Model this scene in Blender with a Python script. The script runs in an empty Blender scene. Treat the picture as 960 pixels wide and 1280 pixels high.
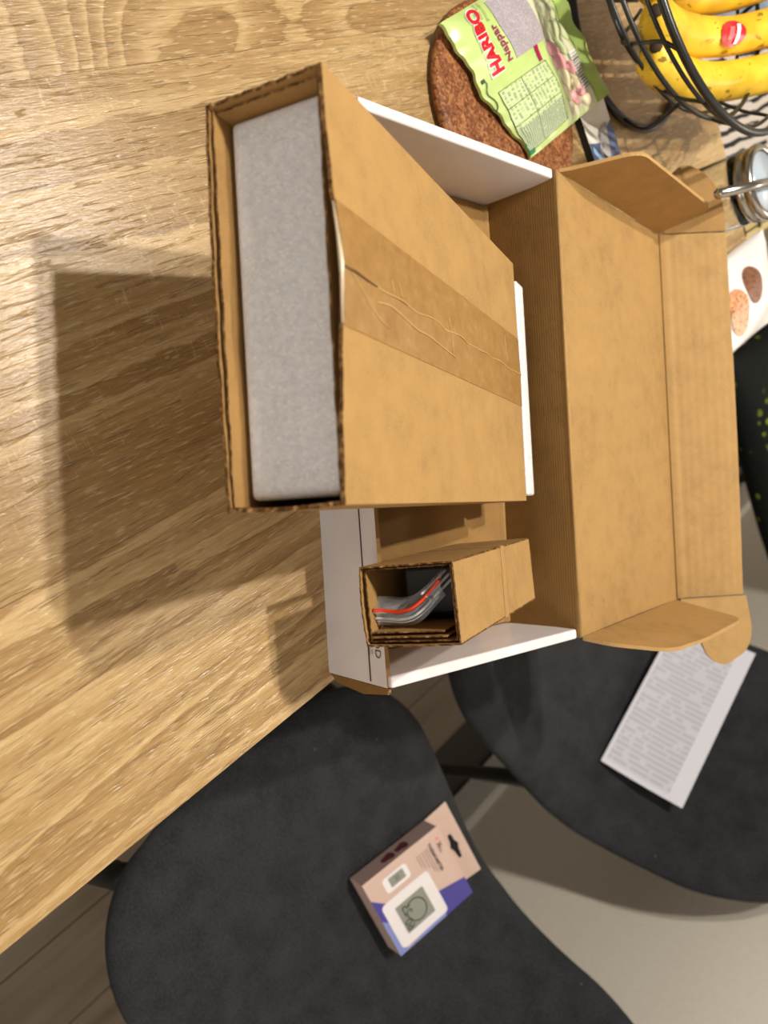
import bpy, bmesh, math, random
from mathutils import Vector as V, Matrix
random.seed(7)
SC = bpy.context.scene
COL = SC.collection
PI = math.pi

# ------------------------------------------------------------------ camera
cam = bpy.data.cameras.new('camera')
cam.sensor_fit = 'VERTICAL'; cam.sensor_height = 36.0; cam.sensor_width = 27.0
cam.lens = 36.0 * 900.0 / 1280.0
cam.clip_start = 0.01; cam.clip_end = 60
cam.dof.use_dof = True; cam.dof.focus_distance = 0.47; cam.dof.aperture_fstop = 6.5
co = bpy.data.objects.new('camera', cam); COL.objects.link(co)
RX = V((0.37662165, 0.68609692, 0.62243646))      # image right in world
RD = V((0.88428312, -0.4664848, -0.02086379))     # image down in world
RF = V((0.27604256, 0.55826781, -0.7823922))      # view direction
m = Matrix((RX, -RD, -RF)).transposed().to_4x4(); m.translation = V((0, 0, 0.43))
co.matrix_world = m
SC.camera = co

# ------------------------------------------------------------------ world, lights, exposure
w = bpy.data.worlds.new('world'); SC.world = w; w.use_nodes = True
w.node_tree.nodes['Background'].inputs[0].default_value = (1.0, 0.93, 0.84, 1)
w.node_tree.nodes['Background'].inputs[1].default_value = 0.25

def area(name, loc, aim, sx, sy, power, col, roll=0.0):
    l = bpy.data.lights.new(name, 'AREA'); l.shape = 'RECTANGLE'; l.size = sx; l.size_y = sy
    l.energy = power; l.color = col
    o = bpy.data.objects.new(name, l); COL.objects.link(o); o.location = loc
    d = (V(aim) - V(loc)).normalized()
    o.rotation_euler = d.to_track_quat('-Z', 'Y').to_euler()
    return o
# the ceiling lamp above the table, plus added fill lights out of view
def bulb(name, loc, r, power, col):
    l = bpy.data.lights.new(name, 'POINT'); l.shadow_soft_size = r; l.energy = power; l.color = col
    o = bpy.data.objects.new(name, l); COL.objects.link(o); o.location = loc
for bx in (-0.300, -0.115):
    bulb('ceiling_lamp_bulb', (bx, 0.63, 1.30), 0.022, 41.5, (1.0, 0.94, 0.85))
area('room_fill_light', (0.25, -1.5, 0.95), (0.1, 0.3, 0), 0.7, 0.7, 9.0, (1.0, 0.95, 0.88))  # unseen fill added behind the camera to brighten the foam face
bulb('far_fill_light', (0.80, 2.25, 1.15), 0.05, 20.0, (1.0, 0.94, 0.85))  # unseen fill added to lift the right wall and floor
SC.view_settings.view_transform = 'Standard'
SC.view_settings.look = 'None'
SC.view_settings.gamma = 1.0
SC.view_settings.use_curve_mapping = False
SC.view_settings.exposure = 0.0

# ------------------------------------------------------------------ material helpers
def lin(c):
    return tuple(((x/255)/12.92 if x/255 <= 0.04045 else ((x/255+0.055)/1.055)**2.4) for x in c) + (1.0,)

class NT:
    def __init__(s, name):
        s.m = bpy.data.materials.new(name); s.m.use_nodes = True
        s.t = s.m.node_tree; s.b = s.t.nodes['Principled BSDF']; s.out = s.t.nodes['Material Output']
    def n(s, kind, **kw):
        x = s.t.nodes.new(kind)
        for k, v in kw.items(): setattr(x, k, v)
        return x
    def l(s, a, b): s.t.links.new(a, b)
    def val(s, sock, v):
        if hasattr(v, 'default_value') or isinstance(v, bpy.types.NodeSocket): s.l(v, sock)
        else: sock.default_value = v
    def math(s, op, a, b=0.0, c=None, clamp=False):
        x = s.n('ShaderNodeMath', operation=op, use_clamp=clamp)
        s.val(x.inputs[0], a); s.val(x.inputs[1], b)
        if c is not None: s.val(x.inputs[2], c)
        return x.outputs[0]
    def mix(s, f, a, b, mode='MIX'):
        x = s.n('ShaderNodeMix', data_type='RGBA', blend_type=mode)
        s.val(x.inputs[0], f); s.val(x.inputs[6], a); s.val(x.inputs[7], b)
        return x.outputs[2]
    def coord(s, which='Object', scale=(1, 1, 1), loc=(0, 0, 0), rot=(0, 0, 0)):
        if which == 'UV': c = s.n('ShaderNodeUVMap').outputs[0]
        elif which == 'Position': c = s.n('ShaderNodeNewGeometry').outputs['Position']
        else: c = s.n('ShaderNodeTexCoord').outputs[which]
        mp = s.n('ShaderNodeMapping'); s.l(c, mp.inputs[0])
        mp.inputs[1].default_value = loc; mp.inputs[2].default_value = rot; mp.inputs[3].default_value = scale
        return mp.outputs[0]
    def noise(s, vec, scale=5, detail=2, rough=0.5, dist=0.0, dims='3D'):
        x = s.n('ShaderNodeTexNoise', noise_dimensions=dims); s.l(vec, x.inputs['Vector'])
        x.inputs['Scale'].default_value = scale; x.inputs['Detail'].default_value = detail
        x.inputs['Roughness'].default_value = rough; x.inputs['Distortion'].default_value = dist
        return x.outputs[0]
    def vor(s, vec, scale=5, feature='F1', out=0):
        x = s.n('ShaderNodeTexVoronoi', feature=feature); s.l(vec, x.inputs['Vector']); x.inputs['Scale'].default_value = scale
        return x.outputs[out]
    def ramp(s, f, stops, interp='LINEAR'):
        x = s.n('ShaderNodeValToRGB'); s.l(f, x.inputs[0]); r = x.color_ramp; r.interpolation = interp
        while len(r.elements) < len(stops): r.elements.new(0.5)
        for e, (p, c) in zip(r.elements, stops):
            e.position = p; e.color = c if len(c) == 4 else lin(c)
        return x.outputs[0]
    def bump(s, h, strength=0.3, dist=0.001, prev=None):
        x = s.n('ShaderNodeBump'); s.l(h, x.inputs['Height'])
        x.inputs['Strength'].default_value = strength; x.inputs['Distance'].default_value = dist
        if prev is not None: s.l(prev, x.inputs['Normal'])
        return x.outputs[0]
    def p(s, **kw):
        mp = dict(color='Base Color', rough='Roughness', metal='Metallic', ior='IOR', alpha='Alpha', normal='Normal',
                  spec='Specular IOR Level', trans='Transmission Weight', sss='Subsurface Weight', sheen='Sheen Weight', coat='Coat Weight')
        for k, v in kw.items():
            if isinstance(v, tuple) and len(v) == 3: v = lin(v)
            s.val(s.b.inputs[mp[k]], v)
        return s.m

def g(v): return (v, v, v, 1)

def plain(name, c, rough=0.6, **kw):
    t = NT(name)
    nz = t.noise(t.coord('Object'), 60, 3)
    c0 = lin(c); f = t.math('MULTIPLY', nz, 0.12)
    col = t.mix(f, c0, tuple(x*0.8 for x in c0[:3]) + (1,))
    return t.p(color=col, rough=rough, **kw)

def mat_wood(name, off, tint, rings, rays, stretch=(15, .7, 1)):
    """oak laminate: grain along Y; off shifts the pattern, tint scales the tone"""
    t = NT(name)
    c = t.coord('Object', loc=off)
    sep = t.n('ShaderNodeMapping'); t.l(c, sep.inputs[0]); sep.inputs[3].default_value = stretch
    big = t.noise(sep.outputs[0], 1.0, 2, 0.45, 0.3)
    wob = t.noise(t.coord('Object', (150, 30, 1), off), 1.0, 2, 0.6)
    ph = t.math('ADD', t.math('MULTIPLY', big, rings), t.math('MULTIPLY', wob, 0.38))
    fr = t.math('FRACT', ph)
    band = t.ramp(fr, [(0.0, g(0.75)), (0.10, g(1)), (0.30, g(0.62)), (0.8, g(0.25)), (0.97, g(0.12)), (1.0, g(0.75))])
    fib = t.noise(t.coord('Object', (300, 10, 1), off), 1.0, 5, 0.7)
    fine = t.noise(t.coord('Object', (1100, 90, 1), off), 1.0, 3, 0.65)
    v = t.math('ADD', t.math('MULTIPLY', band, 0.30), t.math('MULTIPLY', fib, 0.55))
    v = t.math('ADD', v, t.math('MULTIPLY', fine, 0.30))
    a, b_, c_ = [tuple(min(255, x*tint) for x in q) for q in ((129, 97, 55), (161, 128, 81), (193, 162, 114))]
    col = t.ramp(v, [(0.33, a), (0.54, b_), (0.76, c_)])
    # long dark pore lines: contour lines of a noise stretched along the grain
    ln = t.noise(t.coord('Object', (115, 5.5, 1), off), 1.0, 3, 0.6, 0.35)
    lm_ = t.ramp(t.math('ABSOLUTE', t.math('SUBTRACT', t.math('FRACT', t.math('MULTIPLY', ln, 5.0)), 0.5)), [(0.02, g(1)), (0.09, g(0))])
    brk = t.ramp(t.noise(t.coord('Object', (260, 42, 1), off), 1.0, 2, 0.5), [(0.46, g(0)), (0.54, g(1))])
    pm = t.math('MULTIPLY', lm_, brk)
    col = t.mix(t.math('MULTIPLY', pm, 0.42), col, lin(tuple(x*0.80 for x in a)))
    # small pale dashes
    dash = t.ramp(t.noise(t.coord('Object', (620, 75, 1), (off[0]+2, off[1], 0)), 1.0, 2, 0.5, 0.3), [(0.57, g(0)), (0.66, g(1))])
    col = t.mix(t.math('MULTIPLY', dash, 0.45), col, lin((214, 189, 144)))
    # pale ray flecks across the grain
    if rays > 0:
        rf = t.noise(t.coord('Object', (75, 420, 1), off, (0, 0, 0.22)), 1.0, 3, 0.6, 0.9)
        where = t.noise(t.coord('Object', (9, 7, 1), off), 1.0, 1)
        rm = t.math('MULTIPLY', t.ramp(rf, [(0.58, g(0)), (0.70, g(1))]), t.ramp(where, [(0.42, g(0)), (0.66, g(1))]))
        col = t.mix(t.math('MULTIPLY', rm, rays), col, lin((214, 188, 143)))
    coarse = t.noise(t.coord('Object', (420, 60, 1), off), 1.0, 3, 0.7, 0.8)
    h = t.math('ADD', t.math('MULTIPLY', fine, 0.5), t.math('MULTIPLY', coarse, 0.8))
    h = t.math('ADD', h, t.math('MULTIPLY', dash, 0.35))
    h = t.math('SUBTRACT', h, t.math('MULTIPLY', pm, 1.1))
    nrm = t.bump(h, 0.6, 0.0006)
    return t.p(color=col, rough=0.30, normal=nrm, spec=0.5)

def mat_kraft(name='kraft_board', c=(166, 130, 78), lines=None, rough=0.75):
    t = NT(name)
    f1 = t.noise(t.coord('Object'), 55, 5, 0.7)
    f2 = t.noise(t.coord('Object', loc=(3, 1, 2)), 900, 2, 0.5)
    f3 = t.noise(t.coord('Object', loc=(1, 5, 2)), 14, 2, 0.5)
    v = t.math('ADD', t.math('MULTIPLY', f1, 0.5), t.math('MULTIPLY', f2, 0.32))
    v = t.math('ADD', v, t.math('MULTIPLY', f3, 0.25))
    d = tuple(x*0.90 for x in c); l = tuple(min(255, x*1.06) for x in c)
    col = t.ramp(v, [(0.38, d), (0.52, c), (0.68, l)])
    hh = f2
    if lines:
        u = t.coord('UV', lines)
        wv = t.n('ShaderNodeTexWave', wave_type='BANDS', bands_direction='X'); t.l(u, wv.inputs[0])
        wv.inputs['Scale'].default_value = 1.0; wv.inputs['Distortion'].default_value = 0.6; wv.inputs['Detail'].default_value = 1
        col = t.mix(t.math('MULTIPLY', wv.outputs[1], 0.10), col, lin(tuple(x*0.7 for x in c)))
        hh = t.math('ADD', t.math('MULTIPLY', f2, 0.2), wv.outputs[1])
    return t.p(color=col, rough=rough, normal=t.bump(hh, 0.25, 0.0004), spec=0.25)

def mat_flute():
    t = NT('cut_cardboard_edge')
    f = t.noise(t.coord('Object'), 320, 3, 0.6)
    col = t.ramp(f, [(0.38, (74, 50, 28)), (0.55, (128, 92, 55)), (0.68, (176, 138, 92))])
    return t.p(color=col, rough=0.9, normal=t.bump(f, 0.7, 0.001), spec=0.1)

def mat_white_board():
    t = NT('white_coated_board')
    f = t.noise(t.coord('Object'), 30, 3)
    col = t.ramp(f, [(0.3, (222, 216, 216)), (0.7, (230, 225, 226))])
    return t.p(color=col, rough=0.32, spec=0.45, normal=t.bump(t.noise(t.coord('Object', loc=(2, 2, 2)), 18, 2), 0.10, 0.002))

def mat_foam():
    t = NT('white_foam')
    vv = t.vor(t.coord('Object'), 620, 'F1')
    cellc = t.vor(t.coord('Object'), 620, 'F1', 1)
    f = t.noise(t.coord('Object', loc=(4, 4, 4)), 260, 3, 0.7)
    sp = t.n('ShaderNodeSeparateColor'); t.l(cellc, sp.inputs[0])
    spark = t.ramp(sp.outputs[0], [(0.86, g(0)), (0.90, g(1))])
    core = t.ramp(vv, [(0.35, g(1)), (0.6, g(0))])
    k = t.math('MULTIPLY', spark, core)
    col = t.mix(t.math('MULTIPLY', k, 1.0), t.ramp(f, [(0.3, (228, 227, 230)), (0.66, (248, 248, 250))]), lin((255, 255, 255)))  # sparkle painted in: random cells whitened as glints
    nrm = t.bump(t.math('ADD', vv, f), 0.5, 0.0010)
    t.p(color=col, rough=0.30, normal=nrm, sss=0.5, spec=0.8)
    t.b.inputs['Subsurface Radius'].default_value = (1, 1, 1); t.b.inputs['Subsurface Scale'].default_value = 0.012
    return t.m

def mat_fabric(name='charcoal_felt', c=(50, 50, 52)):
    t = NT(name)
    f = t.noise(t.coord('Object'), 420, 4, 0.7); f2 = t.noise(t.coord('Object'), 26, 3, 0.6)
    v = t.math('ADD', t.math('MULTIPLY', f, 0.6), t.math('MULTIPLY', f2, 0.4))
    col = t.ramp(v, [(0.32, tuple(x*0.72 for x in c)), (0.68, tuple(x*1.25 for x in c))])
    lint = t.vor(t.coord('Object', loc=(.3, .1, .2)), 26, 'F1')
    col = t.mix(t.ramp(lint, [(0.016, g(0.5)), (0.026, g(0))]), col, lin((165, 165, 165)))
    return t.p(color=col, rough=0.95, normal=t.bump(f, 0.6, 0.0012), spec=0.08, sheen=0.05)

def mat_fineprint(name, bg, ink, rows, cols=46, dens=0.46, rough=0.45, rows_gap=0.42):
    t = NT(name)
    uv = t.coord('UV')
    s = t.n('ShaderNodeSeparateXYZ'); t.l(uv, s.inputs[0])
    r = t.math('MULTIPLY', s.outputs[1], rows)
    fr = t.math('FRACT', r); fl = t.math('FLOOR', r)
    cb = t.n('ShaderNodeCombineXYZ'); t.l(t.math('MULTIPLY', s.outputs[0], cols), cb.inputs[0]); t.l(t.math('MULTIPLY', fl, 7.31), cb.inputs[1])
    nz = t.noise(cb.outputs[0], 1.0, 1, 0.5)
    a = t.math('GREATER_THAN', nz, dens); b = t.math('GREATER_THAN', fr, rows_gap)
    k = t.math('MULTIPLY', t.math('MULTIPLY', a, b), 0.75)
    return t.p(color=t.mix(k, lin(bg), lin(ink)), rough=rough)

K = mat_kraft()
K_D = mat_kraft('kraft_board_inner', (160, 123, 72))
K_C = mat_kraft('kraft_board_fluted_shaded', (138, 103, 56), lines=(9.5, 1, 1))  # same kraft, darkened to paint in the unlit back wall's shade
K_L = mat_kraft('kraft_board_light', (176, 140, 88), lines=(2.5, 1, 1))
EDGE = mat_flute()
WHITE = mat_white_board()
FOAM = mat_foam()
FELT = mat_fabric()
BLACKM = plain('black_powder_coat', (18, 18, 19), 0.45)
WIRE = plain('black_wire', (20, 19, 18), 0.35, spec=0.6)

# ------------------------------------------------------------------ object helpers
def tag(o, label=None, cat=None, group=None, kind=None):
    if label: o['label'] = label
    if cat: o['category'] = cat
    if group: o['group'] = group
    if kind: o['kind'] = kind
    return o

def thing(name, label, cat, loc=(0, 0, 0), group=None):
    o = bpy.data.objects.new(name, None); COL.objects.link(o); o.location = loc; o.empty_display_size = 0.02
    return tag(o, label, cat, group)

def mk(name, verts, faces, mats, parent=None, mi=None, smooth=False, uv=None, bevel=0, seg=2, subsurf=0):
    me = bpy.data.meshes.new(name)
    me.from_pydata([tuple(v) for v in verts], [], faces)
    if not isinstance(mats, (list, tuple)): mats = [mats]
    for x in mats: me.materials.append(x)
    if mi:
        for p_, i in zip(me.polygons, mi): p_.material_index = i
    if uv:
        ul = me.uv_layers.new(name='UVMap')
        for lp in me.loops: ul.data[lp.index].uv = uv[lp.vertex_index]
    bm = bmesh.new(); bm.from_mesh(me)
    if uv is None: bmesh.ops.remove_doubles(bm, verts=bm.verts, dist=1e-6)
    bmesh.ops.recalc_face_normals(bm, faces=bm.faces)
    bm.to_mesh(me); bm.free()
    if smooth:
        for p_ in me.polygons: p_.use_smooth = True
    o = bpy.data.objects.new(name, me); COL.objects.link(o)
    if parent:
        o.parent = parent
        o.matrix_parent_inverse = Matrix.Translation(-worldloc(parent))
    if bevel:
        b = o.modifiers.new('bevel', 'BEVEL'); b.width = bevel; b.segments = seg; b.limit_method = 'ANGLE'; b.angle_limit = math.radians(40)
    if subsurf:
        sm = o.modifiers.new('subsurf', 'SUBSURF'); sm.levels = subsurf; sm.render_levels = subsurf
    return o

def worldloc(o):
    l = V((0, 0, 0)); l += o.location if True else l
    return l

def prism(name, pts, thick, mats, parent=None, bevel=0, uvs=None, **kw):
    """pts: planar polygon (front face), thick: vector to the back face. mats: [front, back, edge]"""
    n = len(pts); t = V(thick)
    vs = [V(p) for p in pts] + [V(p) + t for p in pts]
    f = [list(range(n)), list(range(2*n-1, n-1, -1))] + [[i, (i+1) % n, n+(i+1) % n, n+i] for i in range(n)]
    mats = mats if isinstance(mats, (list, tuple)) else [mats]*3
    uv = None
    if uvs: uv = list(uvs) + list(uvs)
    return mk(name, vs, f, mats, parent, mi=[0, 1] + [2]*n, bevel=bevel, uv=uv, **kw)

def sheet(name, F, nu, nv, thick, mats, parent=None, closed=True, smooth=True, **kw):
    """curved panel; F(s,t)->(point, normal); back surface sits thick below along the normal"""
    vs = []; uv = []
    for lay in (0, 1):
        for j in range(nv+1):
            for i in range(nu+1):
                p, n = F(i/nu, j/nv); vs.append(V(p) - V(n)*thick*lay); uv.append((i/nu, j/nv))
    N = (nu+1)*(nv+1); fs = []; mi = []
    q = lambda i, j, l: l*N + j*(nu+1) + i
    for j in range(nv):
        for i in range(nu):
            fs.append([q(i, j, 0), q(i+1, j, 0), q(i+1, j+1, 0), q(i, j+1, 0)]); mi.append(0)
            fs.append([q(i, j, 1), q(i, j+1, 1), q(i+1, j+1, 1), q(i+1, j, 1)]); mi.append(1)
    for i in range(nu):
        fs.append([q(i, 0, 0), q(i, 0, 1), q(i+1, 0, 1), q(i+1, 0, 0)]); mi.append(2)
        fs.append([q(i, nv, 0), q(i+1, nv, 0), q(i+1, nv, 1), q(i, nv, 1)]); mi.append(2)
    for j in range(nv):
        fs.append([q(0, j, 0), q(0, j+1, 0), q(0, j+1, 1), q(0, j, 1)]); mi.append(2)
        fs.append([q(nu, j, 0), q(nu, j, 1), q(nu, j+1, 1), q(nu, j+1, 0)]); mi.append(2)
    mats = mats if isinstance(mats, (list, tuple)) else [mats]*3
    o = mk(name, vs, fs, mats, parent, mi=mi, uv=uv, **kw)
    if smooth:
        for p_, k_ in zip(o.data.polygons, mi): p_.use_smooth = k_ < 2
        o.data.set_sharp_from_angle(angle=math.radians(50))
    return o

def box(name, c, sx, sy, sz, mat, parent=None, rz=0, bevel=0, ax=None, **kw):
    """c centre; axes optional (3 vectors)"""
    if ax is None:
        a = V((math.cos(rz), math.sin(rz), 0)); ax = (a, V((-a.y, a.x, 0)), V((0, 0, 1)))
    vs = []; c = V(c)
    for k in (-1, 1):
        for j in (-1, 1):
            for i in (-1, 1): vs.append(c + ax[0]*(i*sx/2) + ax[1]*(j*sy/2) + ax[2]*(k*sz/2))
    f = [[0, 2, 3, 1], [4, 5, 7, 6], [0, 1, 5, 4], [2, 6, 7, 3], [0, 4, 6, 2], [1, 3, 7, 5]]
    return mk(name, vs, f, mat, parent, bevel=bevel, **kw)

def tube(name, pts, r, mat, parent=None, seg=8, closed=False, cap=True, **kw):
    """swept round tube; r may be a list"""
    pts = [V(p) for p in pts]; n = len(pts)
    rr = r if isinstance(r, (list, tuple)) else [r]*n
    vs = []; fs = []; up = None
    for i, p in enumerate(pts):
        a = pts[(i-1) % n] if closed or i > 0 else p
        b = pts[(i+1) % n] if closed or i < n-1 else p
        d = (b - a).normalized()
        if up is None:
            up = V((0, 0, 1)) if abs(d.z) < 0.9 else V((1, 0, 0))
        x = d.cross(up).normalized(); up = x.cross(d).normalized()
        for k in range(seg):
            t = 2*PI*k/seg; vs.append(p + (x*math.cos(t) + up*math.sin(t))*rr[i])
    m_ = n if closed else n-1
    for i in range(m_):
        for k in range(seg):
            a = i*seg+k; b = i*seg+(k+1) % seg; j = (i+1) % n
            fs.append([a, b, j*seg+(k+1) % seg, j*seg+k])
    if cap and not closed:
        fs.append(list(range(seg))); fs.append(list(range((n-1)*seg, n*seg)))
    return mk(name, vs, fs, mat, parent, smooth=True, **kw)

def spline(P, n=8, closed=False):
    P = [V(p) for p in P]; out = []; N = len(P)
    for i in range(N if closed else N-1):
        p0 = P[(i-1) % N] if closed or i > 0 else P[0]*2-P[1]
        p1 = P[i]; p2 = P[(i+1) % N]
        p3 = P[(i+2) % N] if closed or i < N-2 else P[-1]*2-P[-2]
        for k in range(n):
            t = k/n
            out.append(0.5*((2*p1) + (p2-p0)*t + (2*p0-5*p1+4*p2-p3)*t*t + (3*p1-p0-3*p2+p3)*t**3))
    if not closed: out.append(P[-1])
    return out

def lathe(name, prof, c, mat, parent=None, seg=40, ax=None, **kw):
    """prof: (r,z) list"""
    vs = []; fs = []; c = V(c); n = len(prof)
    ax = ax or (V((1, 0, 0)), V((0, 1, 0)), V((0, 0, 1)))
    for r, z in prof:
        for k in range(seg):
            t = 2*PI*k/seg; vs.append(c + ax[0]*(r*math.cos(t)) + ax[1]*(r*math.sin(t)) + ax[2]*z)
    for i in range(n-1):
        for k in range(seg): fs.append([i*seg+k, i*seg+(k+1) % seg, (i+1)*seg+(k+1) % seg, (i+1)*seg+k])
    if prof[0][0] > 1e-5: fs.append(list(range(seg)))
    if prof[-1][0] > 1e-5: fs.append(list(range((n-1)*seg, n*seg)))
    return mk(name, vs, fs, mat, parent, smooth=True, **kw)

def circ(c, r, z, n=64, a0=0, a1=2*PI):
    return [V((c[0]+r*math.cos(a0+(a1-a0)*k/n), c[1]+r*math.sin(a0+(a1-a0)*k/n), z)) for k in range(n)]

def text_geo(s, size, offset=0.0, align='CENTER'):
    cu = bpy.data.curves.new('txt', 'FONT'); cu.body = s; cu.size = size; cu.offset = offset
    cu.align_x = align; cu.align_y = 'CENTER'; cu.resolution_u = 3
    o = bpy.data.objects.new('txt', cu); COL.objects.link(o)
    dg = bpy.context.evaluated_depsgraph_get(); dg.update()
    me = bpy.data.meshes.new_from_object(o.evaluated_get(dg))
    vs = [v.co.copy() for v in me.vertices]; fs = [list(p.vertices) for p in me.polygons]
    bpy.data.objects.remove(o); bpy.data.curves.remove(cu); bpy.data.meshes.remove(me)
    return vs, fs

def text_on(name, s, size, F, mat, parent, offset=0.0, align='CENTER'):
    """F(x,y)->world point for text plane coords"""
    vs, fs = text_geo(s, size, offset, align)
    return mk(name, [F(v.x, v.y) for v in vs], fs, mat, parent)

UZ = V((0, 0, 1))

# ------------------------------------------------------------------ the room
def mat_floor():
    t = NT('grey_brown_floorboards')
    sc = t.coord('Object')
    f = t.noise(t.coord('Object', (26, 2.2, 1)), 1.0, 5, 0.6); f2 = t.noise(t.coord('Object', (4, 1.2, 1)), 1.0, 2)
    v = t.math('ADD', t.math('MULTIPLY', f, 0.6), t.math('MULTIPLY', f2, 0.4))
    col = t.ramp(v, [(0.3, (112, 97, 80)), (0.52, (140, 124, 104)), (0.72, (164, 148, 126))])
    return t.p(color=col, rough=0.5, normal=t.bump(f, 0.2, 0.001))
MF = mat_floor()
floor = tag(box('floor', (0.3, 1.0, -0.755), 5.4, 6.6, 0.01, plain('floor_joint', (60, 50, 42))), kind='structure')
for i in range(-6, 14):
    x0 = -0.10 + i*0.13
    if x0 + 0.13 > 1.066: break
    off = (i*0.37) % 1.3
    for k, y0 in enumerate([-1.3 + off - 1.3, -1.3+off, off, off+1.3, off+2.6]):
        y1 = min(y0 + 1.298, 3.19); y0 = max(y0, -2.2)
        if y1 - y0 < 0.05: continue
        box('floorboard', (x0+0.065, (y0+y1)/2, -0.7450), 0.1285, y1-y0, 0.010, MF, floor, bevel=0.001, seg=1)
def mat_wall():
    t = NT('pale_grey_wall_paint')
    f = t.noise(t.coord('Object'), 130, 3)
    return t.p(color=t.ramp(f, [(0.3, (228, 219, 204)), (0.7, (233, 225, 210))]), rough=0.6, normal=t.bump(f, 0.08, 0.001))
MW = mat_wall()
tag(box('wall_right', (1.125, 0.5, 0.47), 0.10, 5.6, 2.42, MW), kind='structure')
tag(box('wall_back', (-0.4, 3.25, 0.47), 3.1, 0.10, 2.42, MW), kind='structure')
SK = plain('skirting_paint', (228, 222, 210), 0.45)
tag(prism('baseboard_right', [(1.062, -2.2, -0.74), (1.062, -2.2, -0.664), (1.068, -2.2, -0.656), (1.075, -2.2, -0.656), (1.075, -2.2, -0.74)], (0, 5.4, 0), SK), kind='structure')
tag(prism('baseboard_back', [(-1.9, 3.188, -0.74), (-1.9, 3.188, -0.664), (-1.9, 3.194, -0.656), (-1.9, 3.20, -0.656), (-1.9, 3.20, -0.74)], (2.96, 0, 0), SK), kind='structure')

# ------------------------------------------------------------------ the table
T = thing('dining_table', 'light oak dining table with wide boards, holding the cardboard boxes', 'table', (0, 0.2, -0.74))
xs = [-0.56, -0.427, -0.176, 0.075, 0.236]
wm = [mat_wood('oak_board_outer', (3.1, .7, 0), 1.0, 9, 0.0), mat_wood('oak_board_cathedral', (1.27, 0.75, 0), 1.0, 26, 0.0, (5, 2.6, 1)),
      mat_wood('oak_board_flecked', (0.2, 2.2, 0), 1.0, 5, 0.6), mat_wood('oak_board_straight', (5.2, 4.4, 0), 1.05, 9, 0.10)]
for i in range(4):
    x0, x1 = xs[i], xs[i+1]
    prism('plank', [(x0+0.00008, -0.60, 0), (x1-0.00008, -0.60, 0), (x1-0.00008, 1.006, 0), (x0+0.00008, 1.006, 0)], (0, 0, -0.022), wm[i], T)
prism('underlay_board', [(-0.559, -0.599, -0.0221), (0.2355, -0.599, -0.0221), (0.2355, 1.0055, -0.0221), (-0.559, 1.0055, -0.0221)], (0, 0, -0.006), BLACKM, T)
for x in (-0.50, 0.185):
    box('apron', (x, 0.2, -0.0535), 0.02, 1.40, 0.05, BLACKM, T)
for y in (-0.50, 0.91):
    box('apron', (-0.157, y, -0.0535), 0.66, 0.02, 0.05, BLACKM, T)
for x in (-0.50, 0.185):
    for y in (-0.50, 0.91):
        box('leg', (x, y, -0.384), 0.05, 0.05, 0.711, BLACKM, T, bevel=0.002)

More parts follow.
